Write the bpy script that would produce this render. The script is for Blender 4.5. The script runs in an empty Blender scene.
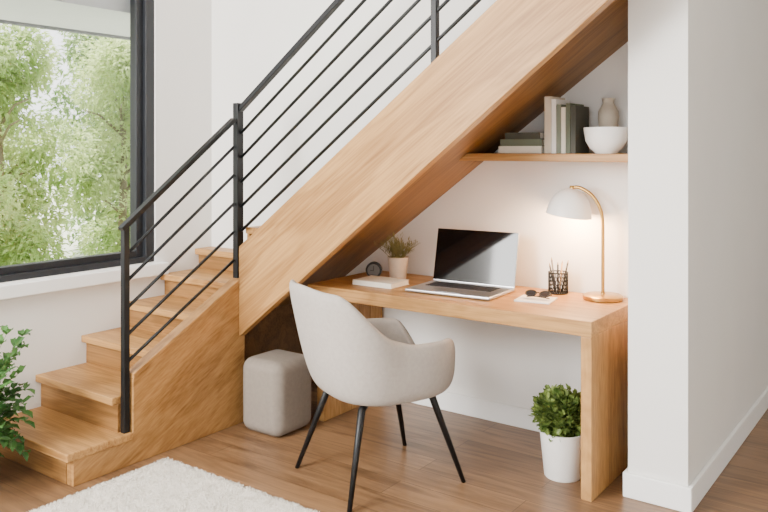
import bpy, math, random
from math import sin, cos, pi, radians
from mathutils import Vector, Matrix, noise as mnoise
random.seed(7)
scene = bpy.context.scene
COL = scene.collection

# ------------------------------------------------------------ materials
def srgb(r, g, b):
    def f(c):
        c /= 255.0
        return c/12.92 if c <= 0.04045 else ((c+0.055)/1.055)**2.4
    return (f(r), f(g), f(b), 1)

def base_mat(name, col, rough=0.5, metal=0.0, var=0.06, nscale=8, bump=0.0, bscale=60, spec=0.5, emis=None, estr=0):
    m = bpy.data.materials.new(name); m.use_nodes = True
    nt = m.node_tree; N = nt.nodes; L = nt.links
    p = N['Principled BSDF']
    p.inputs['Roughness'].default_value = rough
    p.inputs['Metallic'].default_value = metal
    p.inputs['Specular IOR Level'].default_value = spec
    tc = N.new('ShaderNodeTexCoord')
    nz = N.new('ShaderNodeTexNoise'); nz.inputs['Scale'].default_value = nscale; nz.inputs['Detail'].default_value = 4
    L.new(tc.outputs['Object'], nz.inputs['Vector'])
    r = N.new('ShaderNodeValToRGB')
    r.color_ramp.elements[0].position = 0.3; r.color_ramp.elements[1].position = 0.7
    r.color_ramp.elements[0].color = tuple(c*(1-var) for c in col[:3])+(1,)
    r.color_ramp.elements[1].color = tuple(min(1, c*(1+var)) for c in col[:3])+(1,)
    L.new(nz.outputs['Fac'], r.inputs['Fac']); L.new(r.outputs['Color'], p.inputs['Base Color'])
    if bump > 0:
        n2 = N.new('ShaderNodeTexNoise'); n2.inputs['Scale'].default_value = bscale; n2.inputs['Detail'].default_value = 3
        L.new(tc.outputs['Object'], n2.inputs['Vector'])
        b = N.new('ShaderNodeBump'); b.inputs['Strength'].default_value = bump; b.inputs['Distance'].default_value = 0.01
        L.new(n2.outputs['Fac'], b.inputs['Height']); L.new(b.outputs['Normal'], p.inputs['Normal'])
    if emis:
        p.inputs['Emission Color'].default_value = emis; p.inputs['Emission Strength'].default_value = estr
    return m

def wood_mat(name, dark, light, rot=(0, 0, 0), scale=(0.9, 14, 14), rough=0.42):
    m = bpy.data.materials.new(name); m.use_nodes = True
    nt = m.node_tree; N = nt.nodes; L = nt.links
    p = N['Principled BSDF']; p.inputs['Roughness'].default_value = rough
    p.inputs['Specular IOR Level'].default_value = 0.3
    tc = N.new('ShaderNodeTexCoord')
    m1 = N.new('ShaderNodeMapping'); m1.inputs['Rotation'].default_value = rot
    m2 = N.new('ShaderNodeMapping'); m2.inputs['Scale'].default_value = scale
    L.new(tc.outputs['Object'], m1.inputs['Vector']); L.new(m1.outputs['Vector'], m2.inputs['Vector'])
    n1 = N.new('ShaderNodeTexNoise'); n1.inputs['Scale'].default_value = 1.0; n1.inputs['Detail'].default_value = 5
    n1.inputs['Roughness'].default_value = 0.5; n1.inputs['Distortion'].default_value = 1.2
    L.new(m2.outputs['Vector'], n1.inputs['Vector'])
    sn_ = N.new('ShaderNodeMath'); sn_.operation = 'MULTIPLY'; sn_.inputs[1].default_value = 40
    L.new(n1.outputs['Fac'], sn_.inputs[0])
    si = N.new('ShaderNodeMath'); si.operation = 'SINE'; L.new(sn_.outputs[0], si.inputs[0])
    m3 = N.new('ShaderNodeMapping'); m3.inputs['Scale'].default_value = (3.0, 20, 20)
    L.new(m2.outputs['Vector'], m3.inputs['Vector'])
    n2 = N.new('ShaderNodeTexNoise'); n2.inputs['Scale'].default_value = 1.0; n2.inputs['Detail'].default_value = 3
    L.new(m3.outputs['Vector'], n2.inputs['Vector'])
    a1 = N.new('ShaderNodeMath'); a1.operation = 'MULTIPLY'; a1.inputs[1].default_value = 0.06; L.new(si.outputs[0], a1.inputs[0])
    a2 = N.new('ShaderNodeMath'); a2.operation = 'MULTIPLY_ADD'; a2.inputs[1].default_value = 0.5
    L.new(n2.outputs['Fac'], a2.inputs[0]); L.new(a1.outputs[0], a2.inputs[2])
    mx = N.new('ShaderNodeMath'); mx.operation = 'MULTIPLY_ADD'; mx.inputs[1].default_value = 0.5
    L.new(n1.outputs['Fac'], mx.inputs[0]); L.new(a2.outputs[0], mx.inputs[2])
    r = N.new('ShaderNodeValToRGB')
    r.color_ramp.elements[0].position = 0.30; r.color_ramp.elements[1].position = 0.66
    r.color_ramp.elements[0].color = dark; r.color_ramp.elements[1].color = light
    L.new(mx.outputs[0], r.inputs['Fac']); L.new(r.outputs['Color'], p.inputs['Base Color'])
    b = N.new('ShaderNodeBump'); b.inputs['Strength'].default_value = 0.05; b.inputs['Distance'].default_value = 0.004
    L.new(mx.outputs[0], b.inputs['Height']); L.new(b.outputs['Normal'], p.inputs['Normal'])
    return m

OD = srgb(136, 93, 48); OL = srgb(193, 147, 90)
M_oakX = wood_mat('oak_x', OD, OL, scale=(.7, 6, 6))
M_oakR = wood_mat('oak_riser_shaded', srgb(110, 75, 38), srgb(158, 115, 67), scale=(.7, 6, 6))  # riser oak darkened: shade from overhead light put into the colour
M_oakY = wood_mat('oak_y', OD, OL, scale=(6, 0.7, 6))
M_oakZ = wood_mat('oak_z', OD, OL, scale=(6, 6, 0.7))
M_oakS = wood_mat('oak_sloped', OD, OL, rot=(0, radians(36.5), 0), scale=(0.6, 5, 5))
M_oakP = wood_mat('oak_panel', srgb(130, 90, 47), srgb(184, 138, 84), rot=(radians(-28), 0, 0), scale=(5, 0.7, 5))
M_soff = wood_mat('oak_soffit_shaded', srgb(100, 68, 36), srgb(142, 103, 60), rot=(0, radians(36.5), 0), scale=(0.6, 5, 5))  # darker copy of the sloped oak, shade under the flight painted in
M_wall = base_mat('white_plaster', srgb(236, 234, 230), 0.85, var=0.012, nscale=3, bump=0.03, bscale=90, spec=0.2)
M_ceil = base_mat('ceiling_paint', srgb(245, 245, 243), 0.9, var=0.01, spec=0.1)
M_trim = base_mat('white_trim_paint', srgb(248, 248, 246), 0.45, var=0.01, spec=0.4)
M_black = base_mat('black_metal', srgb(20, 21, 23), 0.42, metal=0.3, var=0.1, nscale=30)
M_frame = base_mat('charcoal_window_frame', srgb(26, 29, 34), 0.5, var=0.08)
M_fabric = base_mat('light_grey_fabric', srgb(172, 164, 157), 0.95, var=0.05, nscale=60, bump=0.3, bscale=420, spec=0.12)
M_ott = base_mat('grey_pouf_fabric', srgb(136, 126, 116), 0.95, var=0.05, nscale=50, bump=0.3, bscale=300, spec=0.12)
M_alu = base_mat('brushed_aluminium', srgb(196, 196, 199), 0.32, metal=0.85, var=0.02)
M_key = base_mat('keyboard_black', srgb(30, 30, 33), 0.5, var=0.05)
M_brass = base_mat('brushed_brass', srgb(176, 138, 74), 0.3, metal=0.85, var=0.05, nscale=20)
M_shade = base_mat('white_enamel', srgb(250, 246, 240), 0.4, var=0.01)
M_ceram = base_mat('white_ceramic', srgb(240, 238, 234), 0.35, var=0.02, nscale=20)
M_stone = base_mat('beige_stoneware', srgb(206, 190, 170), 0.7, var=0.06, nscale=30, bump=0.1)
M_taupe = base_mat('pale_taupe_stoneware', srgb(200, 188, 170), 0.75, var=0.06, nscale=20, bump=0.1)
M_soil = base_mat('soil', srgb(60, 44, 32), 0.95, var=0.3, nscale=60, bump=0.5)
M_paper = base_mat('paper_pages', srgb(240, 234, 222), 0.9, var=0.03, nscale=90)
M_stem = base_mat('green_stem', srgb(92, 110, 52), 0.7, var=0.15)
M_bark = base_mat('tree_bark', srgb(120, 112, 88), 0.9, var=0.25, nscale=10, bump=0.5, bscale=20)

def leaf_mat(name, c1, c2, trans=0.35, scale=6):
    m = bpy.data.materials.new(name); m.use_nodes = True
    nt = m.node_tree; N = nt.nodes; L = nt.links
    for n in list(N): N.remove(n)
    out = N.new('ShaderNodeOutputMaterial'); mix = N.new('ShaderNodeMixShader'); mix.inputs[0].default_value = trans
    d = N.new('ShaderNodeBsdfPrincipled'); d.inputs['Roughness'].default_value = 0.5
    d.inputs['Specular IOR Level'].default_value = 0.3
    t = N.new('ShaderNodeBsdfTranslucent')
    tc = N.new('ShaderNodeTexCoord'); nz = N.new('ShaderNodeTexNoise'); nz.inputs['Scale'].default_value = scale
    nz.inputs['Detail'].default_value = 5
    L.new(tc.outputs['Object'], nz.inputs['Vector'])
    r = N.new('ShaderNodeValToRGB'); r.color_ramp.elements[0].position = 0.35; r.color_ramp.elements[1].position = 0.68
    r.color_ramp.elements[0].color = c1; r.color_ramp.elements[1].color = c2
    L.new(nz.outputs['Fac'], r.inputs['Fac'])
    L.new(r.outputs['Color'], d.inputs['Base Color']); L.new(r.outputs['Color'], t.inputs['Color'])
    L.new(d.outputs[0], mix.inputs[1]); L.new(t.outputs[0], mix.inputs[2]); L.new(mix.outputs[0], out.inputs['Surface'])
    return m
M_leafT = leaf_mat('tree_leaves', srgb(142, 170, 94), srgb(216, 228, 164), 0.5, 1.8)
M_leafD = leaf_mat('hedge_leaves', srgb(118, 148, 90), srgb(178, 200, 134), 0.4, 2.0)
M_leafH = leaf_mat('houseplant_leaves', srgb(44, 84, 38), srgb(96, 142, 72), 0.25, 8)
M_leafB = leaf_mat('bushy_leaves', srgb(62, 88, 34), srgb(138, 156, 82), 0.25, 30)
M_leafS = leaf_mat('dry_sprig_leaves', srgb(104, 104, 62), srgb(158, 150, 100), 0.25, 30)

def floor_mat():
    m = bpy.data.materials.new('oak_plank_floor'); m.use_nodes = True
    nt = m.node_tree; N = nt.nodes; L = nt.links
    p = N['Principled BSDF']; p.inputs['Roughness'].default_value = 0.34; p.inputs['Specular IOR Level'].default_value = 0.45
    tc = N.new('ShaderNodeTexCoord')
    br = N.new('ShaderNodeTexBrick'); br.offset = 0.37
    br.inputs['Color1'].default_value = (0.2, 0.2, 0.2, 1); br.inputs['Color2'].default_value = (0.8, 0.8, 0.8, 1)
    br.inputs['Mortar'].default_value = (0, 0, 0, 1)
    br.inputs['Scale'].default_value = 1.0; br.inputs['Mortar Size'].default_value = 0.0014
    br.inputs['Brick Width'].default_value = 1.45; br.inputs['Row Height'].default_value = 0.15
    br.inputs['Bias'].default_value = 0.0
    L.new(tc.outputs['Object'], br.inputs['Vector'])
    mp = N.new('ShaderNodeMapping'); mp.inputs['Scale'].default_value = (1.0, 11, 1)
    L.new(tc.outputs['Object'], mp.inputs['Vector'])
    n1 = N.new('ShaderNodeTexNoise'); n1.inputs['Scale'].default_value = 1.3; n1.inputs['Detail'].default_value = 8
    n1.inputs['Distortion'].default_value = 1.8; n1.inputs['Roughness'].default_value = .62
    L.new(mp.outputs['Vector'], n1.inputs['Vector'])
    mx = N.new('ShaderNodeMix'); mx.data_type = 'FLOAT'; mx.inputs[0].default_value = 0.24
    L.new(n1.outputs['Fac'], mx.inputs[2]); L.new(br.outputs['Color'], mx.inputs[3])
    r = N.new('ShaderNodeValToRGB')
    r.color_ramp.elements[0].position = 0.3; r.color_ramp.elements[1].position = 0.7
    r.color_ramp.elements[0].color = srgb(84, 59, 38); r.color_ramp.elements[1].color = srgb(152, 116, 82)
    L.new(mx.outputs[0], r.inputs['Fac'])
    m2 = N.new('ShaderNodeMix'); m2.data_type = 'RGBA'; m2.inputs[7].default_value = srgb(72, 50, 32)
    L.new(br.outputs['Fac'], m2.inputs[0]); L.new(r.outputs['Color'], m2.inputs[6])
    L.new(m2.outputs[2], p.inputs['Base Color'])
    b = N.new('ShaderNodeBump'); b.inputs['Strength'].default_value = 0.05; b.inputs['Distance'].default_value = 0.004
    L.new(n1.outputs['Fac'], b.inputs['Height']); L.new(b.outputs['Normal'], p.inputs['Normal'])
    return m
M_floor = floor_mat()

def glass_mat():
    m = bpy.data.materials.new('window_glass'); m.use_nodes = True
    nt = m.node_tree; N = nt.nodes; L = nt.links
    for n in list(N): N.remove(n)
    out = N.new('ShaderNodeOutputMaterial'); mix = N.new('ShaderNodeMixShader')
    fr = N.new('ShaderNodeFresnel'); fr.inputs['IOR'].default_value = 1.3
    t = N.new('ShaderNodeBsdfTransparent'); g = N.new('ShaderNodeBsdfGlossy'); g.inputs['Roughness'].default_value = 0.02
    L.new(fr.outputs[0], mix.inputs[0]); L.new(t.outputs[0], mix.inputs[1]); L.new(g.outputs[0], mix.inputs[2])
    L.new(mix.outputs[0], out.inputs['Surface'])
    return m
M_glass = glass_mat()
M_screen = base_mat('dark_laptop_screen', srgb(10, 11, 13), 0.06, var=0.05, spec=0.35)

# ------------------------------------------------------------ object helpers
def finish(me, name, mat, parent=None, loc=(0, 0, 0), smooth=False):
    ob = bpy.data.objects.new(name, me); COL.objects.link(ob)
    if mat: me.materials.append(mat)
    ob.location = loc
    if parent: ob.parent = parent
    if smooth:
        for p in me.polygons: p.use_smooth = True
    return ob

def mesh(name, v, f, mat, parent=None, loc=(0, 0, 0), smooth=False):
    me = bpy.data.meshes.new(name); me.from_pydata([tuple(a) for a in v], [], f); me.update()
    return finish(me, name, mat, parent, loc, smooth)

import bmesh
def fixn(ob):
    bm = bmesh.new(); bm.from_mesh(ob.data); bmesh.ops.recalc_face_normals(bm, faces=bm.faces); bm.to_mesh(ob.data); bm.free()

def bevel(ob, w, seg=2):
    b = ob.modifiers.new('bevel', 'BEVEL'); b.width = w; b.segments = seg; b.limit_method = 'ANGLE'; b.angle_limit = radians(35)

def thing(name, loc, label, cat, rz=0, group=None):
    e = bpy.data.objects.new(name, None); COL.objects.link(e); e.location = loc; e.rotation_euler = (0, 0, rz)
    e.empty_display_size = 0.1
    e['label'] = label; e['category'] = cat
    if group: e['group'] = group
    return e

def tag(ob, label, cat, group=None):
    ob['label'] = label; ob['category'] = cat
    if group: ob['group'] = group
    return ob

def struct(ob):
    ob['kind'] = 'structure'; return ob

BF = [(0, 3, 2, 1), (4, 5, 6, 7), (0, 1, 5, 4), (1, 2, 6, 5), (2, 3, 7, 6), (3, 0, 4, 7)]
def box_vf(x0, x1, y0, y1, z0, z1):
    return [(x0, y0, z0), (x1, y0, z0), (x1, y1, z0), (x0, y1, z0), (x0, y0, z1), (x1, y0, z1), (x1, y1, z1), (x0, y1, z1)]

def boxes(name, lst, mat, parent=None, bev=0.0, seg=2, loc=None):
    if loc is None:
        if parent is None:
            b = lst[0]; loc = ((b[0]+b[1])/2, (b[2]+b[3])/2, b[4])
        else: loc = (0, 0, 0)
    v = []; f = []
    for b in lst:
        n = len(v)
        v += [(x-loc[0], y-loc[1], z-loc[2]) for x, y, z in box_vf(*b)]
        f += [tuple(i+n for i in q) for q in BF]
    ob = mesh(name, v, f, mat, parent, loc)
    if bev: bevel(ob, bev, seg)
    return ob

def prism(name, pts, axis, a0, a1, mat, parent=None, bev=0.0, loc=(0, 0, 0)):
    def P(p, a):
        if axis == 'Y': q = (p[0], a, p[1])
        elif axis == 'X': q = (a, p[0], p[1])
        else: q = (p[0], p[1], a)
        return (q[0]-loc[0], q[1]-loc[1], q[2]-loc[2])
    n = len(pts)
    v = [P(p, a0) for p in pts]+[P(p, a1) for p in pts]
    f = [tuple(range(n)), tuple(range(2*n-1, n-1, -1))]+[(i, (i+1) % n, (i+1) % n+n, i+n) for i in range(n)]
    ob = mesh(name, v, f, mat, parent, loc); fixn(ob)
    if bev: bevel(ob, bev)
    return ob

def tube_vf(path, rad, seg=12, caps=True):
    v = []; f = []
    n = len(path); path = [Vector(p) for p in path]
    if not hasattr(rad, '__len__'): rad = [rad]*n
    up = None
    for i in range(n):
        t = (path[min(i+1, n-1)]-path[max(i-1, 0)]).normalized()
        if up is None:
            up = Vector((0, 0, 1)) if abs(t.z) < 0.9 else Vector((1, 0, 0))
        s = t.cross(up).normalized(); up = s.cross(t).normalized()
        for k in range(seg):
            a = 2*pi*k/seg
            v.append(path[i]+s*cos(a)*rad[i]+up*sin(a)*rad[i])
    for i in range(n-1):
        for k in range(seg):
            k2 = (k+1) % seg
            f.append((i*seg+k, i*seg+k2, (i+1)*seg+k2, (i+1)*seg+k))
    if caps:
        f.append(tuple(range(seg-1, -1, -1))); f.append(tuple((n-1)*seg+k for k in range(seg)))
    return v, f

def tube(name, path, rad, mat, parent=None, seg=12, loc=(0, 0, 0)):
    v, f = tube_vf(path, rad, seg)
    ob = mesh(name, v, f, mat, parent, loc, smooth=True); fixn(ob); return ob

def lathe(name, prof, mat, parent=None, seg=40, loc=(0, 0, 0), smooth=True, flute=0, fl_amp=0.0):
    v = []; f = []; n = len(prof)
    for r, z in prof:
        for k in range(seg):
            a = 2*pi*k/seg; rr = r*(1+fl_amp*cos(flute*a)) if flute else r
            v.append((rr*cos(a), rr*sin(a), z))
    for i in range(n-1):
        for k in range(seg):
            k2 = (k+1) % seg
            f.append((i*seg+k, i*seg+k2, (i+1)*seg+k2, (i+1)*seg+k))
    if prof[0][0] > 1e-5: f.append(tuple(range(seg-1, -1, -1)))
    if prof[-1][0] > 1e-5: f.append(tuple((n-1)*seg+k for k in range(seg)))
    ob = mesh(name, v, f, mat, parent, loc, smooth)
    bm = bmesh.new(); bm.from_mesh(ob.data); bmesh.ops.remove_doubles(bm, verts=bm.verts, dist=1e-5)
    bmesh.ops.recalc_face_normals(bm, faces=bm.faces); bm.to_mesh(ob.data); bm.free()
    if smooth:
        e = ob.modifiers.new('es', 'EDGE_SPLIT'); e.split_angle = radians(50)
    return ob

def add_leaf(v, f, base, d, length, width, fold=0.25, droop=0.0, rnd=False):
    d = Vector(d).normalized(); base = Vector(base)
    s = d.cross(Vector((random.uniform(-.3, .3), random.uniform(-.3, .3), 1)))
    if s.length < 1e-3: s = Vector((1, 0, 0))
    s.normalize(); u = s.cross(d).normalized()
    n = len(v)
    if rnd:
        m1 = base+d*length*.3; m2 = base+d*length*.75; tip = base+d*length-Vector((0, 0, droop*length))
        v += [base, m1+s*width*.45+u*width*fold, m2+s*width*.42+u*width*fold, tip, m2-s*width*.42+u*width*fold, m1-s*width*.45+u*width*fold, m1, m2]
        f += [(n, n+6, n+1), (n+6, n+7, n+2, n+1), (n+7, n+3, n+2), (n, n+5, n+6), (n+5, n+4, n+7, n+6), (n+4, n+3, n+7)]
        return
    mid = base+d*length*0.45
    tip = base+d*length-Vector((0, 0, droop*length))
    v += [base, mid+s*width/2+u*width*fold, tip, mid-s*width/2+u*width*fold, mid]
    f += [(n, n+4, n+1), (n+4, n+2, n+1), (n, n+3, n+4), (n+4, n+3, n+2)]

# ------------------------------------------------------------ camera
cam = bpy.data.cameras.new('camera'); camo = bpy.data.objects.new('camera', cam); COL.objects.link(camo)
camo.location = (0, 0, 1.467); camo.rotation_euler = (radians(90), 0, radians(36.1))
cam.lens = 36.7; cam.sensor_width = 36; cam.shift_y = -0.138; cam.clip_end = 200
scene.camera = camo

# ------------------------------------------------------------ key dims
PX = -3.10            # stair side plane
RX = -3.27            # recessed panel plane under the upper flight
WX = -3.80            # window wall
SY = 2.93             # upper stringer front
BYU = 3.36            # wall above the flight
BY = 3.78             # alcove back wall
def zb(x): return 0.4915+0.741*(x+3.066)
CZ = 3.2

# ------------------------------------------------------------ room
struct(boxes('floor', [(-3.95, 2.0, -3.5, 8.0, -0.1, 0.0)], M_floor, loc=(0, 0, 0)))
struct(boxes('ceiling', [(-3.95, 2.0, -3.0, 8.0, CZ, CZ+0.15)], M_ceil))  # unseen; put in for light bounce, reaches back to cut overhead skylight
WY1 = 2.93; WY0 = 0.1; WZ0 = 0.81; WZ1 = 2.75
struct(boxes('wall_window', [(WX-.15, WX, -3.5, BY+.12, 0, WZ0), (WX-.15, WX, -3.5, BY+.12, WZ1, CZ),
                             (WX-.15, WX, WY1, BY+.12, WZ0, WZ1), (WX-.15, WX, -3.5, WY0, WZ0, WZ1)], M_wall))
zs = lambda x: zb(x)+0.205
struct(prism('wall_stair', [(WX, 0), (RX-.03, 0), (RX-.03, zs(RX)), (RX, zs(RX)+.001), (-1.119, zs(-1.119)), (-1.119, CZ), (WX, CZ)], 'Y', BYU, BY, M_wall))
struct(boxes('wall_alcove', [(WX, -1.119, BY, BY+.12, 0, CZ)], M_wall))
struct(boxes('wall_partition', [(-1.119, -0.874, 3.29, 8.0, 0, CZ)], M_wall))
struct(boxes('wall_hall_blocker', [(1.7, 1.85, -1.5, 8.0, 0, CZ)], M_wall))  # unseen wall, added to block sky light from the right
struct(boxes('wall_hall_end_blocker', [(-0.874, 1.7, 7.9, 8.0, 0, CZ)], M_wall))  # unseen wall, added to close the hall end against sky light
def base_run(name, x0, x1, y0, y1):
    o = struct(boxes(name, [(x0, x1, y0, y1, 0, 0.105)], M_trim, bev=0.005)); return o
base_run('baseboard_alcove', RX, -1.119, BY-.018, BY)
base_run('baseboard_partition_end', -1.137, -0.856, 3.272, 3.29)
base_run('baseboard_partition_hall', -0.874, -0.856, 3.29, 8.0)
base_run('baseboard_partition_alcove', -1.137, -1.119, 3.29, BY-.018)
base_run('baseboard_window', WX, WX+.014, -3.5, 1.93)

# window
w = thing('window_1', (WX-.09, (WY0+WY1)/2, WZ0), 'large charcoal framed window looking onto garden trees', 'window')
w['kind'] = 'structure'
def wl(b):
    lx, ly, lz = w.location
    return (b[0]-lx, b[1]-lx, b[2]-ly, b[3]-ly, b[4]-lz, b[5]-lz)
fx0, fx1 = WX-.11, WX-.01
boxes('window_frame', [wl((fx0, fx1, WY0, WY0+.06, WZ0, WZ1)), wl((fx0, fx1, WY1-.06, WY1, WZ0, WZ1)),
                       wl((fx0, fx1, WY0+.06, WY1-.06, WZ0, WZ0+.035)), wl((fx0, fx1, WY0+.06, WY1-.06, WZ1-.06, WZ1))], M_frame, w, 0.004)
sx0, sx1 = WX-.10, WX-.04
boxes('window_sash', [wl((sx0, sx1, WY0+.06, WY0+.12, WZ0+.035, WZ1-.06)), wl((sx0, sx1, WY1-.105, WY1-.06, WZ0+.035, WZ1-.06)),
                      wl((sx0, sx1, WY0+.12, WY1-.105, WZ0+.035, WZ0+.070)), wl((sx0, sx1, WY0+.12, WY1-.105, WZ1-.12, WZ1-.06)),
                      wl((sx0, sx1, 1.2, 1.27, WZ0+.070, WZ1-.12))], M_frame, w, 0.003)
boxes('window_pane', [wl((WX-.075, WX-.069, WY0+.115, WY1-.10, WZ0+.065, WZ1-.115))], M_glass, w)
struct(boxes('trim_1', [(WX-.01, WX+.05, WY0-.06, WY1+.06, 0.735, 0.805)], M_trim, bev=0.006))

# ------------------------------------------------------------ staircase
st = thing('staircase', (PX, 2.2, 0), 'oak staircase with closed stringer turning above the desk', 'staircase')
def sl(b): return (b[0]-PX, b[1]-PX, b[2]-2.2, b[3]-2.2, b[4], b[5])
YS = [1.923+0.26*i for i in range(6)]
ZS = [0.15, 0.318, 0.47, 0.607, 0.735, 0.858]
for i in range(6):
    y0 = YS[i]; z = ZS[i]; zp = ZS[i-1] if i else 0.0
    y1 = (YS[i+1]+.045) if i < 5 else BYU
    xr = PX if i == 0 else PX-.05
    if i == 5: xr = PX
    if i == 0: y1 = 2.262
    boxes('stair_tread', [sl((WX, xr+(.006 if i == 0 else 0), y0, y1, z-.036, z))], M_oakX, st, 0.005)
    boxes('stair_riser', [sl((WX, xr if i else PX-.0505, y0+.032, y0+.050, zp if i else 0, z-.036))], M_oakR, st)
pp = [(1.956, 0), (1.956, .114), (2.264, .114), (2.264, .397), (2.93, .752), (2.975, .752), (2.975, 0)]
prism('side_panel', [(a-2.2, b) for a, b in pp], 'X', -.05, 0, M_oakP, st, 0.003)
zr = zs(RX)
prism('recessed_panel', [(2.975-2.2, 0), (2.975-2.2, zr), (3.78-2.2, zr), (3.78-2.2, 0)], 'X', RX-.03-PX, RX-PX, M_soff, st)  # darkened oak here paints the shade of the recess
capv = [(2.262, .400), (2.925, .752), (2.925, .774), (2.262, .422)]
prism('panel_cap', [(a-2.2, b) for a, b in capv], 'X', -.058, .008, M_oakP, st, 0.003)
X0, X1 = PX, -0.99
prism('stringer', [(X0-PX, zb(X0)), (X1-PX, zb(X1)+.075), (X1-PX, zb(X1)+.483), (X0-PX, zb(X0)+.483)], 'Y', SY-2.2, SY+.05-2.2, M_oakS, st, 0.004)
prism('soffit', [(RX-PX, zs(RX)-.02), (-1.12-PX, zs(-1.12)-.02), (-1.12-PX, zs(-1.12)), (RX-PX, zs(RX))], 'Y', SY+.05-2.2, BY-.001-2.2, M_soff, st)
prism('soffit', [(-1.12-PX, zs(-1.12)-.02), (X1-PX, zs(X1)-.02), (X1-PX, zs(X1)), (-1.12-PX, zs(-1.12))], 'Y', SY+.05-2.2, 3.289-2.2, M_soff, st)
for k in range(8):
    x = -2.906+.256*k; z = 1.05+.19*k
    xs = x if k else PX+.001
    boxes('stair_tread', [sl((xs, min(x+.28, X1), SY+.051, BYU-.001, z-.034, z))], M_oakY, st)
    boxes('stair_riser', [sl((xs+.01, xs+.028, SY+.051, BYU-.001, z-.17, z-.034))], M_oakY, st)

# ------------------------------------------------------------ railings
rx = PX-.025; ryu = SY+.025
PY = 2.238
rl = thing('stair_railing', (rx, PY, .15), 'black metal stair railing with slim bars on lower steps', 'railing')
def rb(v0, v1, r, name, par, o, sq=False):
    a = Vector(v0)-Vector(o); b = Vector(v1)-Vector(o)
    if sq:
        d = (b-a).normalized(); s = d.cross(Vector((0, 0, 1))).normalized(); u = s.cross(d).normalized()
        vv = []
        for p in (a, b):
            for (i, j) in ((-1, -1), (1, -1), (1, 1), (-1, 1)):
                vv.append(p+s*i*r[0]+u*j*r[1])
        ob = mesh(name, vv, BF, M_black, par); fixn(ob); bevel(ob, .003); return ob
    return tube(name, [a, b], r, M_black, par, seg=10)
o = (rx, PY, .15)
boxes('post', [(-.014, .014, -.016, .016, 0, 1.11-.15)], M_black, rl, 0.003)
ny = SY-.012
rb((rx, PY-.022, 1.098), (rx, ny, 1.63), (.018, .012), 'handrail', rl, o, True)
for i in range(1, 6):
    rb((rx, PY, 1.10-.126*i), (rx, ny, 1.635-.152*i), .0082, 'bar', rl, o)
ru = thing('stair_railing', (rx, SY+.02, .778), 'black metal stair railing with slim bars on sloping stringer', 'railing')
o2 = (rx, SY+.02, .778)
boxes('post', [(-.018, .018, -.023, .023, 0, 1.72-.778)], M_black, ru, 0.003)
XE = -1.02
rb((rx+.0, ryu, zb(rx)+1.228), (XE, ryu, zb(XE)+1.228), (.018, .013), 'handrail', ru, o2, True)
for i in range(5):
    off = .570+.132*i
    rb((rx+.02, ryu, zb(rx+.02)+off), (XE, ryu, zb(XE)+off), .0086, 'bar', ru, o2)
xx = -1.873
zz = zb(xx)+.47-.778
boxes('post', [(xx-.015-rx, xx+.015-rx, -.010, .020, zz, zz+.83)], M_black, ru, 0.003)

# ------------------------------------------------------------ desk
dk = thing('desk', (-2.01, 3.45, 0), 'light oak waterfall desk built under the stairs', 'desk')
DX0, DX1, DY0, DY1 = -2.80+2.01, -1.222+2.01, 3.143-3.45, 3.76-3.45
boxes('desktop', [(DX0, DX1, DY0, DY1, .685, .75)], M_oakX, dk, 0.003)
boxes('side_panel', [(DX1-.048, DX1, DY0, DY1, 0, .685)], M_oakZ, dk, 0.003)
boxes('side_panel', [(DX0, DX0+.048, DY0+.08, DY1, 0, .685)], M_oakZ, dk, 0.003)
sh = boxes('wall_shelf', [(-2.11, -1.121, 3.50, BY-.002, 1.412, 1.45)], M_oakX, bev=0.003)
tag(sh, 'light oak floating shelf fixed under the stair slope', 'shelf')

# ------------------------------------------------------------ chair
ch = thing('desk_chair', (-2.098, 2.84, 0), 'light grey upholstered bucket chair with black metal legs', 'chair', rz=-radians(24))
def smooth(a, b, x):
    t = max(0, min(1, (x-a)/(b-a))); return t*t*(3-2*t)
def rim(a):
    return .480+.165*smooth(20, 50, a)+.005*smooth(50, 95, a)+.05*smooth(85, 122, a)+.180*smooth(108, 147, a)+.008*smooth(147, 180, a)
v = []; f = []
SEG = 96
prof = [(0, 0), (.3, 0), (.55, 0), (.74, .0), (.84, .02), (.91, .08), (.95, .18), (.98, .34), (.995, .55), (1.0, .8), (1.0, 1.0)]
for j, (pr, ph) in enumerate(prof):
    for k in range(SEG):
        a = 2*pi*k/SEG
        ad = abs((math.degrees(a)+180) % 360-180)
        n = 2.8
        ca, sa = cos(a), sin(a)
        R = 1/((abs(ca)/.296)**n+(abs(sa)/.300)**n)**(1/n)
        h = rim(ad)-.390
        lean = smooth(95, 145, ad)*.095*ph
        rr = R*pr+lean
        rx_ = rr*sa
        ry_ = rr*ca
        if ca > 0: ry_ *= 1.08
        fl = .390+h*ph
        v.append((rx_, ry_, fl))
for j in range(1, len(prof)-1):
    for k in range(SEG):
        k2 = (k+1) % SEG
        f.append((j*SEG+k, j*SEG+k2, (j+1)*SEG+k2, (j+1)*SEG+k))
f.append(tuple(SEG+k for k in range(SEG-1, -1, -1)))
shell = mesh('seat_shell', v, f, M_fabric, ch, smooth=True)
bm = bmesh.new(); bm.from_mesh(shell.data)
bmesh.ops.delete(bm, geom=[x for x in bm.verts if not x.link_faces], context='VERTS')
bmesh.ops.recalc_face_normals(bm, faces=bm.faces); bm.to_mesh(shell.data); bm.free()
so = shell.modifiers.new('s', 'SOLIDIFY'); so.thickness = .040; so.offset = -1
ss = shell.modifiers.new('ss', 'SUBSURF'); ss.levels = 2; ss.render_levels = 2
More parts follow.
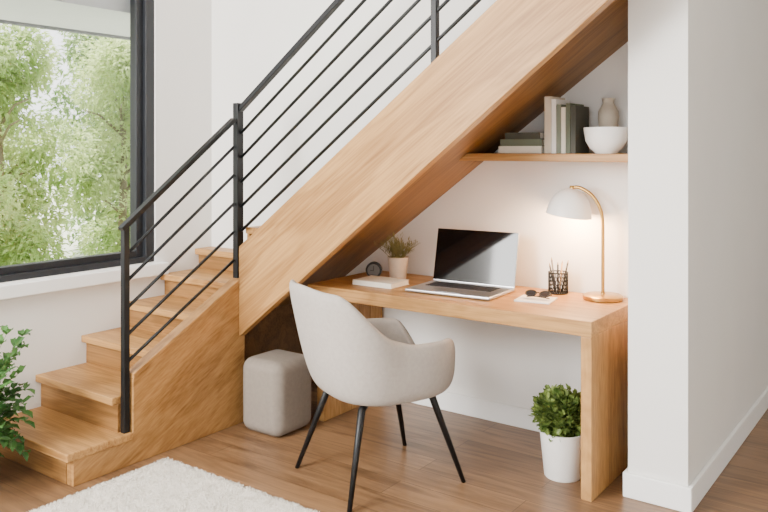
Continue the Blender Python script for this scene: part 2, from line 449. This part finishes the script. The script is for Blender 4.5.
def superlathe(name, prof, ax, ay, n, mat, parent, cy=0, seg=48):
    v = []; f = []
    for r, z in prof:
        for k in range(seg):
            a = 2*pi*k/seg; ca, sa = cos(a), sin(a)
            R = 1/((abs(ca)/ax)**n+(abs(sa)/ay)**n)**(1/n)
            v.append((R*r*ca, cy+R*r*sa, z))
    m = len(prof)
    for i in range(m-1):
        for k in range(seg):
            k2 = (k+1) % seg; f.append((i*seg+k, i*seg+k2, (i+1)*seg+k2, (i+1)*seg+k))
    f.append(tuple(range(seg-1, -1, -1))); f.append(tuple((m-1)*seg+k for k in range(seg)))
    ob = mesh(name, v, f, mat, parent, smooth=True); fixn(ob); return ob
superlathe('seat_cushion', [(.8, .435), (.96, .445), (1, .468), (.98, .497), (.9, .51), (.6, .514), (.2, .516)], .235, .235, 3, M_fabric, ch)
superlathe('seat_frame', [(.7, .370), (1, .374), (1, .390), (.7, .391)], .17, .17, 4, M_black, ch)
for sx in (-1, 1):
    for sy in (-1, 1):
        fx = sx*(.262 if sy < 0 else .25); fy = sy*.288
        tube('leg', [(sx*.15, sy*.15, .389), (sx*.165, sy*.178, .370), (fx, fy, 0.0)], [.017, .0165, .010], M_black, ch, seg=14)

# ------------------------------------------------------------ pouf
ot = boxes('pouf', [(-3.03, -2.745, 2.862, 3.150, 0, .385)], M_ott)
bv = ot.modifiers.new('b', 'BEVEL'); bv.width = .06; bv.segments = 8
for p in ot.data.polygons: p.use_smooth = True
tag(ot, 'smooth rounded taupe grey fabric cube pouf beside the desk', 'pouf')

# ------------------------------------------------------------ desk items
lp = thing('laptop', (-2.02, 3.42, .751), 'open silver laptop with dark screen on the desk', 'laptop', rz=radians(3.5))
boxes('laptop_base', [(-.235, .235, -.15, .15, .003, .019)], M_alu, lp, 0.006, 3)
boxes('keyboard', [(-.19+.0285*i+.0, -.19+.0285*i+.024, -.02+.026*j, -.02+.026*j+.021, .0185, .021) for i in range(13) for j in range(5)], M_key, lp)
boxes('trackpad', [(-.065, .065, -.135, -.035, .0185, .0196)], M_alu, lp)
sc = boxes('laptop_lid', [(-.235, .235, -.003, .003, 0, .280)], M_alu, lp, 0.003, 3)
sc.location = (0, .148, .018); sc.rotation_euler = (radians(-12), 0, 0)
sp = boxes('laptop_screen', [(-.2338, .2338, -.0052, -.0032, .006, .2788)], M_screen, sc, .0015)
def book(name, loc, w, d, t, mat, label, cat='book', rz=0, upright=False, group=None, lean=0):
    b = thing(name, loc, label, cat, rz, group)
    if lean: b.rotation_euler = (0, lean, rz)
    c = .0025
    if not upright:
        boxes('cover', [(-w/2, w/2, -d/2, d/2, 0, c), (-w/2, w/2, -d/2, d/2, t-c, t), (-w/2, w/2, -d/2, -d/2+c, c, t-c)], mat, b)
        boxes('pages', [(-w/2+.004, w/2-.004, -d/2+c, d/2-.004, c, t-c)], M_paper, b)
    else:
        boxes('cover', [(-t/2, -t/2+c, -d/2, d/2, 0, w), (t/2-c, t/2, -d/2, d/2, 0, w), (-t/2+c, t/2-c, -d/2, -d/2+c, 0, w)], mat, b)
        boxes('pages', [(-t/2+c, t/2-c, -d/2+c, d/2-.004, .004, w-.004)], M_paper, b)
    return b
C_cream = base_mat('cream_cover', srgb(222, 214, 198), 0.7, var=0.03)
C_white = base_mat('white_cover', srgb(234, 230, 224), 0.6, var=0.02)
C_grey = base_mat('grey_green_cover', srgb(118, 124, 108), 0.7, var=0.04)
C_green = base_mat('green_cover', srgb(92, 98, 80), 0.65, var=0.05)
C_dark = base_mat('dark_cover', srgb(70, 70, 60), 0.65, var=0.05)
C_tan = base_mat('tan_cover', srgb(204, 192, 172), 0.7, var=0.04)
book('book', (-2.47, 3.36, .751), .25, .17, .026, C_cream, 'cream book lying flat on the desk', rz=.02)
np_ = boxes('notepad', [(-1.70, -1.53, 3.37, 3.52, .7505, .758)], C_white, bev=0.001)
tag(np_, 'white notepad lying flat under eyeglasses', 'notepad'); np_.rotation_euler = (0, 0, .15)
gl = thing('eyeglasses', (-1.60, 3.425, .7625), 'folded black framed eyeglasses on white notepad', 'glasses')
gl.rotation_euler = (radians(-62), 0, .15)
M_lens = base_mat('dark_tinted_lens', srgb(40, 42, 46), .1, var=.05)
for s in (-1, 1):
    pth = [(s*.034+.026*cos(t*2*pi/24), -.012, .024+.021*sin(t*2*pi/24)) for t in range(25)]
    tube('rim', pth, .0032, M_black, gl, 8)
    vv, ff = tube_vf([(s*.034, -.0125, .024), (s*.034, -.0112, .024)], .0235, 24); mesh('lens', vv, ff, M_lens, gl)
tube('temple_arm', [(.062, -.012, .03), (.063, -.002, .03), (.05, .0, .028), (-.055, .002, .012)], .0024, M_black, gl, 8)
tube('temple_arm', [(-.062, -.012, .03), (-.063, .004, .03), (-.05, .006, .03), (.055, .008, .018)], .0024, M_black, gl, 8)
tube('bridge', [(-.009, -.012, .028), (0, -.012, .032), (.009, -.012, .028)], .0028, M_black, gl, 8)
# pencil cup
pc = thing('pencil_cup', (-1.605, 3.68, .751), 'black wire mesh pencil cup on the desk', 'cup')
cv = []; cf = []
def addt(path, r, seg=6):
    a, b = tube_vf(path, r, seg); n = len(cv); cv.extend(a); cf.extend([tuple(i+n for i in q) for q in b])
R0, H0 = .048, .105
for k in range(34):
    a = 2*pi*k/34
    addt([(R0*cos(a+t*.5/4), R0*sin(a+t*.5/4), .003+t*(H0-.004)/4) for t in range(5)], .0014, 4)
    addt([(R0*cos(a-t*.5/4), R0*sin(a-t*.5/4), .003+t*(H0-.004)/4) for t in range(5)], .0014, 4)
for z in (.003, H0): addt([(R0*cos(2*pi*t/32), R0*sin(2*pi*t/32), z) for t in range(33)], .0025, 6)
mesh('mesh_wall', cv, cf, M_black, pc, smooth=True)
lathe('cup_bottom', [(0, 0), (R0, 0), (R0, .003), (0, .003)], M_black, pc, 32)
M_pens = [base_mat('pencil_black', srgb(40, 38, 38), .5), base_mat('pencil_wood', srgb(176, 144, 102), .6), base_mat('pencil_grey', srgb(90, 88, 86), .5), base_mat('pencil_dark', srgb(60, 56, 52), .5)]
for i, (a, ln, r) in enumerate([(.3, .165, .044), (1.5, .155, .04), (2.7, .17, .044), (3.9, .15, .04), (5.1, .16, .044)]):
    p = thing('pencil', (-1.605, 3.68, .755), ['black', 'natural wood', 'grey', 'dark brown'][i % 4]+' pencil standing in the mesh cup', 'pencil', group='pencils in the mesh cup')
    V = Vector((.4*r*cos(a), .4*r*sin(a), .002)); W = Vector((1.15*r*cos(a), 1.15*r*sin(a), ln)); tipd = (W-V).normalized()
    tube('barrel', [V, W-tipd*.016], .0042, M_pens[i % 4], p, 6)
    tube('tip', [W-tipd*.016, W], [.004, .0006], M_pens[1], p, 6)
# lamp
la = thing('desk_lamp', (-1.365, 3.655, .7505), 'brass arc desk lamp with white dome shade', 'lamp')
lathe('lamp_base', [(0, 0), (.088, 0), (.094, .004), (.094, .018), (.088, .023), (.012, .026), (.009, .034), (0, .034)], M_brass, la, 48)
path = [(0, 0, .02), (0, 0, .15), (.0, 0, .30), (-.002, 0, .38), (-.012, 0, .43), (-.035, 0, .475), (-.07, 0, .51), (-.11, 0, .53), (-.14, 0, .535), (-.155, 0, .525)]
pv = []
for i in range(len(path)-1):
    for t in range(4):
        s = t/4; pm = path[max(i-1, 0)]; a = path[i]; b = path[i+1]; c = path[min(i+2, len(path)-1)]
        pv.append(tuple(.5*((2*a[q])+(-pm[q]+b[q])*s+(2*pm[q]-5*a[q]+4*b[q]-c[q])*s*s+(-pm[q]+3*a[q]-3*b[q]+c[q])*s**3) for q in range(3)))
pv.append(path[-1])
tube('lamp_pole', pv, .0082, M_brass, la, 12)
shd = lathe('lamp_shade', [(.012, 0), (.03, -.004), (.06, -.022), (.088, -.055), (.104, -.095), (.112, -.135), (.109, -.135), (.101, -.095), (.085, -.057), (.058, -.026), (.028, -.008), (0, -.006)], M_shade, la, 48, loc=(-.155, 0, .528))
shd.rotation_euler = (0, radians(8), 0)
lathe('shade_cap', [(0, .012), (.010, .012), (.014, .004), (.014, -.004), (0, -.004)], M_brass, la, 24, loc=(-.155, 0, .53))
M_bulb = base_mat('warm_bulb', srgb(255, 226, 190), .4, emis=srgb(255, 205, 150), estr=12)
lathe('bulb', [(0, -.035), (.018, -.04), (.026, -.06), (.02, -.083), (0, -.09)], M_bulb, la, 20, loc=(-.158, 0, .528))
lt = bpy.data.lights.new('lamp_glow', 'POINT'); lt.energy = 22; lt.color = (1, .60, .30); lt.shadow_soft_size = .05
lo = bpy.data.objects.new('lamp_glow', lt); COL.objects.link(lo); lo.location = (-1.365-.165, 3.655-.02, .7505+.528-.14)

# small pot with sprigs
sp_ = thing('potted_plant', (-2.50, 3.56, .7505), 'spiky dry green sprigs in small beige pot', 'plant')
lathe('plant_pot', [(0, 0), (.042, 0), (.046, .004), (.058, .118), (.060, .124), (.055, .124), (.052, .11), (0, .108)], M_stone, sp_, 36)
lathe('soil', [(0, .11), (.052, .11), (.052, .105), (0, .105)], M_soil, sp_, 24)
v = []; f = []
for i in range(80):
    a = random.uniform(0, 2*pi); e = random.uniform(.1, 1.2); L = random.uniform(.08, .155)
    b = Vector((random.uniform(-.03, .03), random.uniform(-.03, .03), .108))
    d = Vector((cos(a)*e, sin(a)*e, 1.0)).normalized()
    tv, tf = tube_vf([b, b+d*L*.6, b+d*L+Vector((cos(a), sin(a), -.5))*.012], [.0014, .0011, .0006], 4); n = len(v); v += tv; f += [tuple(q+n for q in t) for t in tf]
    for s in range(9):
        t = .3+.7*s/9; aa = random.uniform(0, 2*pi)
        add_leaf(v, f, b+d*L*t, (d+Vector((cos(aa), sin(aa), .3))*.9), .022, .005)
mesh('foliage', v, f, M_leafS, sp_)
ck = thing('alarm_clock', (-2.60, 3.47, .7505), 'small round black alarm clock beside the sprig pot', 'clock', rz=radians(30))
vv, ff = tube_vf([(0, -.014, .052), (0, .022, .052)], .045, 36); cb = mesh('clock_body', vv, ff, M_black, ck); bevel(cb, .005)
vv, ff = tube_vf([(0, -.016, .052), (0, -.0135, .052)], .034, 36); mesh('clock_face', vv, ff, base_mat('clock_dial', srgb(84, 82, 80), .5), ck)
boxes('clock_hand', [(-.0015, .0015, -.0175, -.0162, .05, .078), (-.018, .0015, -.0175, -.0162, .0505, .0535)], M_black, ck)
for s in (-1, 1): tube('foot', [(s*.02, .004, .02), (s*.03, .004, 0.0)], .005, M_black, ck, 8)

# ------------------------------------------------------------ shelf items
SZ = 1.4505
z = SZ
for (w_, d_, t_, m_, lab, xo, rz) in [(.235, .17, .036, C_cream, 'cream book at the bottom of flat stack', 0, 0), (.225, .165, .034, C_green, 'sage green book in middle of flat stack', .003, .03), (.195, .15, .032, C_dark, 'dark grey green book topping the flat stack', .012, -.04)]:
    book('book', (-1.745+xo, 3.62, z), w_, d_, t_, m_, lab, rz=rz, group='books stacked flat on the shelf'); z += t_+.0005
x = -1.612
for (t_, h_, m_, lab) in [(.034, .276, C_tan, 'tall beige book standing upright on shelf'), (.024, .262, C_white, 'white book standing upright on shelf'), (.022, .236, C_grey, 'grey green book standing upright on shelf'), (.022, .222, C_cream, 'cream book standing upright on shelf'), (.022, .240, C_green, 'sage green book standing upright on shelf'), (.024, .228, C_dark, 'dark green book standing upright on shelf')]:
    book('book', (x+t_/2, 3.62, SZ), h_, .17, t_, m_, lab, upright=True, group='books standing on the shelf'); x += t_+.002
bw = lathe('bowl', [(0, 0), (.048, 0), (.052, .006), (.075, .025), (.094, .06), (.101, .105), (.102, .122), (.098, .122), (.090, .07), (.068, .032), (0, .015)], M_ceram, None, 64, loc=(-1.32, 3.575, SZ))
tag(bw, 'smooth white ceramic bowl on the shelf', 'bowl')
vs = lathe('vase', [(0, 0), (.03, 0), (.034, .01), (.043, .10), (.049, .17), (.048, .205), (.032, .232), (.026, .246), (.03, .262), (.033, .268), (.029, .268), (.022, .246), (0, .24)], M_taupe, None, 40, loc=(-1.365, 3.728, SZ))
tag(vs, 'pale taupe stoneware vase behind the white bowl', 'vase')
jr = lathe('vase', [(0, 0), (.035, 0), (.04, .01), (.042, .2), (.035, .25), (.02, .27), (.02, .31), (.024, .315), (.018, .315), (0, .3)], M_stone, None, 36, loc=(-1.178, 3.69, SZ))
tag(jr, 'tall beige stoneware bottle vase at shelf end', 'vase')

# ------------------------------------------------------------ floor plants
fp = thing('potted_plant', (-1.428, 3.325, 0), 'bushy green plant in white tapered pot under desk', 'plant')
lathe('plant_pot', [(0, 0), (.078, 0), (.082, .005), (.102, .200), (.104, .207), (.096, .207), (.092, .19), (0, .185)], M_ceram, fp, 44)
lathe('soil', [(0, .189), (.092, .189), (.092, .183), (0, .183)], M_soil, fp, 30)
v = []; f = []
for i in range(1500):
    while True:
        p = Vector((random.uniform(-1, 1), random.uniform(-1, 1), random.uniform(-1, 1)))
        if .4 < p.length < 1: break
    lump = 1+.35*mnoise.noise(p*2.6)
    q = Vector((p.x*.125*lump, p.y*.125*lump, .280+p.z*.092*lump))
    if q.z < .20: q.z = .20+random.uniform(0, .04)
    add_leaf(v, f, q, p+Vector((random.uniform(-.8, .8), random.uniform(-.8, .8), random.uniform(-.2, .9))), random.uniform(.024, .036), random.uniform(.020, .028), rnd=True, fold=.12)
mesh('foliage', v, f, M_leafB, fp)
v = []; f = []
for i in range(14):
    a = random.uniform(0, 2*pi); tv, tf = tube_vf([(0.02*cos(a), .02*sin(a), .19), (.06*cos(a), .06*sin(a), .29), (.08*cos(a), .08*sin(a), .34)], [.003, .002, .001], 5)
    n = len(v); v += tv; f += [tuple(q+n for q in t) for t in tf]
mesh('stems', v, f, M_stem, fp)

lpn = thing('potted_plant', (-3.47, 1.64, 0), 'leafy green houseplant in white pot beside first step', 'plant')
lathe('plant_pot', [(0, 0), (.10, 0), (.105, .006), (.13, .19), (.132, .20), (.122, .20), (.118, .18), (0, .175)], M_ceram, lpn, 44)
lathe('soil', [(0, .18), (.117, .18), (.117, .174), (0, .174)], M_soil, lpn, 30)
v = []; f = []; sv = []; sf = []
for i in range(130):
    a = random.uniform(0, 2*pi); out = random.uniform(.06, .30); hh = random.uniform(-.05, .50)
    if hh < .12: out = random.uniform(.17, .28)
    p0 = Vector((.05*cos(a), .05*sin(a), .175)); p2 = Vector((out*cos(a), out*sin(a), .175+hh)); p1 = (p0+p2)/2+Vector((0, 0, .10))
    pts = [p0*(1-t)**2+p1*2*t*(1-t)+p2*t*t for t in [k/7 for k in range(8)]]
    tv, tf = tube_vf(pts, [.0028-.0003*k for k in range(8)], 5); n = len(sv); sv += tv; sf += [tuple(q+n for q in t) for t in tf]
    for k in range(2, 8):
        for s in (-1, 1):
            dd = (pts[k]-pts[k-1]).normalized(); side = dd.cross(Vector((0, 0, 1))).normalized()*s
            add_leaf(v, f, pts[k], dd*.5+side+Vector((0, 0, random.uniform(-.2, .4))), random.uniform(.05, .075), random.uniform(.026, .036), droop=.2, rnd=True, fold=.15)
mesh('foliage', v, f, M_leafH, lpn); mesh('stems', sv, sf, M_stem, lpn)

# ------------------------------------------------------------ rug
M_rug = base_mat('cream_wool', srgb(230, 224, 214), 0.95, var=0.06, nscale=40, spec=0.1)
rg = thing('area_rug', (-2.0, 1.4, 0), 'off white short pile wool rug on wooden floor', 'rug')
RX0, RX1, RY0, RY1 = -1.01, 1.3, -1.2, .985
v = []; f = []
nx, ny_ = 140, 130
for i in range(nx+1):
    for j in range(ny_+1):
        x = RX0+(RX1-RX0)*i/nx; y = RY0+(RY1-RY0)*j/ny_
        e = min(i, nx-i, j, ny_-j)
        zz = .010+.002*mnoise.noise(Vector((x*25, y*25, 0))) if e > 0 else .001
        v.append((x, y, zz))
for i in range(nx):
    for j in range(ny_):
        a = i*(ny_+1)+j; f.append((a, a+ny_+1, a+ny_+2, a+1))
mesh('rug_base', v, f, M_rug, rg, smooth=True)
v = []; f = []
for i in range(130000):
    if i % 4: x = random.uniform(RX0-.003, .35); y = random.uniform(-.1, RY1+.003)
    else: x = random.uniform(RX0-.003, RX1+.003); y = random.uniform(RY0, RY1+.003)
    hh = random.uniform(.011, .018)+.004*mnoise.noise(Vector((x*22, y*22, 3)))
    a = random.uniform(0, 2*pi); q_ = random.uniform(.002, .009); bx, by = cos(a)*q_, sin(a)*q_
    w2 = .0018; pa = a+pi/2
    n = len(v)
    v += [(x-w2*cos(pa), y-w2*sin(pa), .004), (x+w2*cos(pa), y+w2*sin(pa), .004), (x+bx*.5+w2*cos(pa), y+by*.5+w2*sin(pa), hh*.8), (x+bx, y+by, hh)]
    f += [(n, n+1, n+2), (n, n+2, n+3)]
pl = mesh('pile', v, f, M_rug, rg); pl['kind'] = 'stuff'

# ------------------------------------------------------------ outdoors
M_grass = base_mat('pale_bounce_ground', srgb(190, 194, 172), .9, var=.12, nscale=3)  # grass ground made paler and less green to bounce light onto the overhang
M_conc = base_mat('pale_soffit_render', srgb(196, 200, 204), .8, var=.02)
M_gut = base_mat('grey_gutter', srgb(110, 114, 118), .6, var=.04)
g = struct(boxes('ground', [(-40, -3.96, -20, 30, -.5, -.35)], M_grass))
oh = struct(boxes('trim_2', [(-4.80, -3.96, -3, 5.2, 2.28, 2.42)], M_conc))
oh2 = struct(boxes('trim_3', [(-4.84, -4.80, -3, 5.2, 2.262, 2.44)], M_gut))
def tree(loc, r, h, n, mat, label, ls=.11):
    t = thing('tree', loc, label, 'tree')
    tv, tf = tube_vf([(0, 0, 0), (.04, 0, h*.3), (0, .05, h*.55), (.03, 0, h*.8)], [.07, .05, .035, .015], 10)
    v = list(tv); f = list(tf)
    for i in range(10):
        a = random.uniform(0, 2*pi); zz = random.uniform(.25, .7)*h
        a1, b1 = tube_vf([(0.02, 0, zz), (cos(a)*r*.3, sin(a)*r*.3, zz+.25*r), (cos(a)*r*.5, sin(a)*r*.5, zz+.3*r)], [.02, .012, .006], 6)
        n0 = len(v); v += a1; f += [tuple(q+n0 for q in tt) for tt in b1]
    mesh('trunk', v, f, M_bark, t, smooth=True)
    v = []; f = []
    blobs = []
    for i in range(38):
        a = random.uniform(0, 2*pi); rr = r*random.uniform(.1, .85); zz = random.uniform(.08, .92)
        k = sin(min(1, max(.15, zz))*pi)**.5
        blobs.append((Vector((cos(a)*rr*k, sin(a)*rr*k, zz*h)), random.uniform(.24, .42)*r))
    for i in range(n):
        c, br = random.choice(blobs)
        while True:
            p = Vector((random.uniform(-1, 1), random.uniform(-1, 1), random.uniform(-1, 1)))
            if .5 < p.length < 1: break
        p2 = c+p*br
        add_leaf(v, f, p2, p+Vector((random.uniform(-1, 1), random.uniform(-1, 1), random.uniform(-.9, .5))), random.uniform(.7, 1.3)*ls, random.uniform(.4, .65)*ls, droop=.15)
    mesh('foliage', v, f, mat, t)
tree((-7.5, 3.9, -.35), .98, 3.1, 15000, M_leafT, 'pale green leafy garden tree outside the window', .08)
tree((-8.4, 5.95, -.35), .96, 3.3, 15000, M_leafT, 'pale green leafy garden tree outside the window', .08)
tree((-7.2, 1.6, -.35), .95, 2.9, 9000, M_leafT, 'pale green leafy garden tree outside the window', .09)
tree((-11.1, 5.0, -.35), 1.35, 3.9, 9000, M_leafD, 'darker green leafy garden tree behind the others', .13)
tree((-12.0, 8.6, -.35), 1.5, 4.4, 9000, M_leafD, 'darker green leafy garden tree behind the others', .13)

# ------------------------------------------------------------ light
wd = bpy.data.worlds.new('World'); scene.world = wd; wd.use_nodes = True
bg = wd.node_tree.nodes['Background']; bg.inputs[0].default_value = (.98, .99, 1.0, 1); bg.inputs[1].default_value = 3.5
sn = bpy.data.lights.new('sun', 'SUN'); sn.energy = 15; sn.angle = radians(2); sn.color = (1, .97, .92)
so_ = bpy.data.objects.new('sun', sn); COL.objects.link(so_)
dr = Vector((cos(radians(65)), 0.05, -sin(radians(65)))); so_.rotation_euler = dr.to_track_quat('-Z', 'Y').to_euler(); so_.location = (-8, 3, 8)
al = bpy.data.lights.new('added_side_light', 'AREA'); al.shape = 'RECTANGLE'; al.size = 1.8; al.size_y = 1.6; al.energy = 480; al.color = (1, .985, .955)  # added area light, stands in for an unseen window behind the camera
ao = bpy.data.objects.new('added_side_light', al); COL.objects.link(ao); ao.location = (-3.3, -1.3, 2.3)
ao.rotation_euler = Vector((.5, 1.0, -.28)).to_track_quat('-Z', 'Y').to_euler()
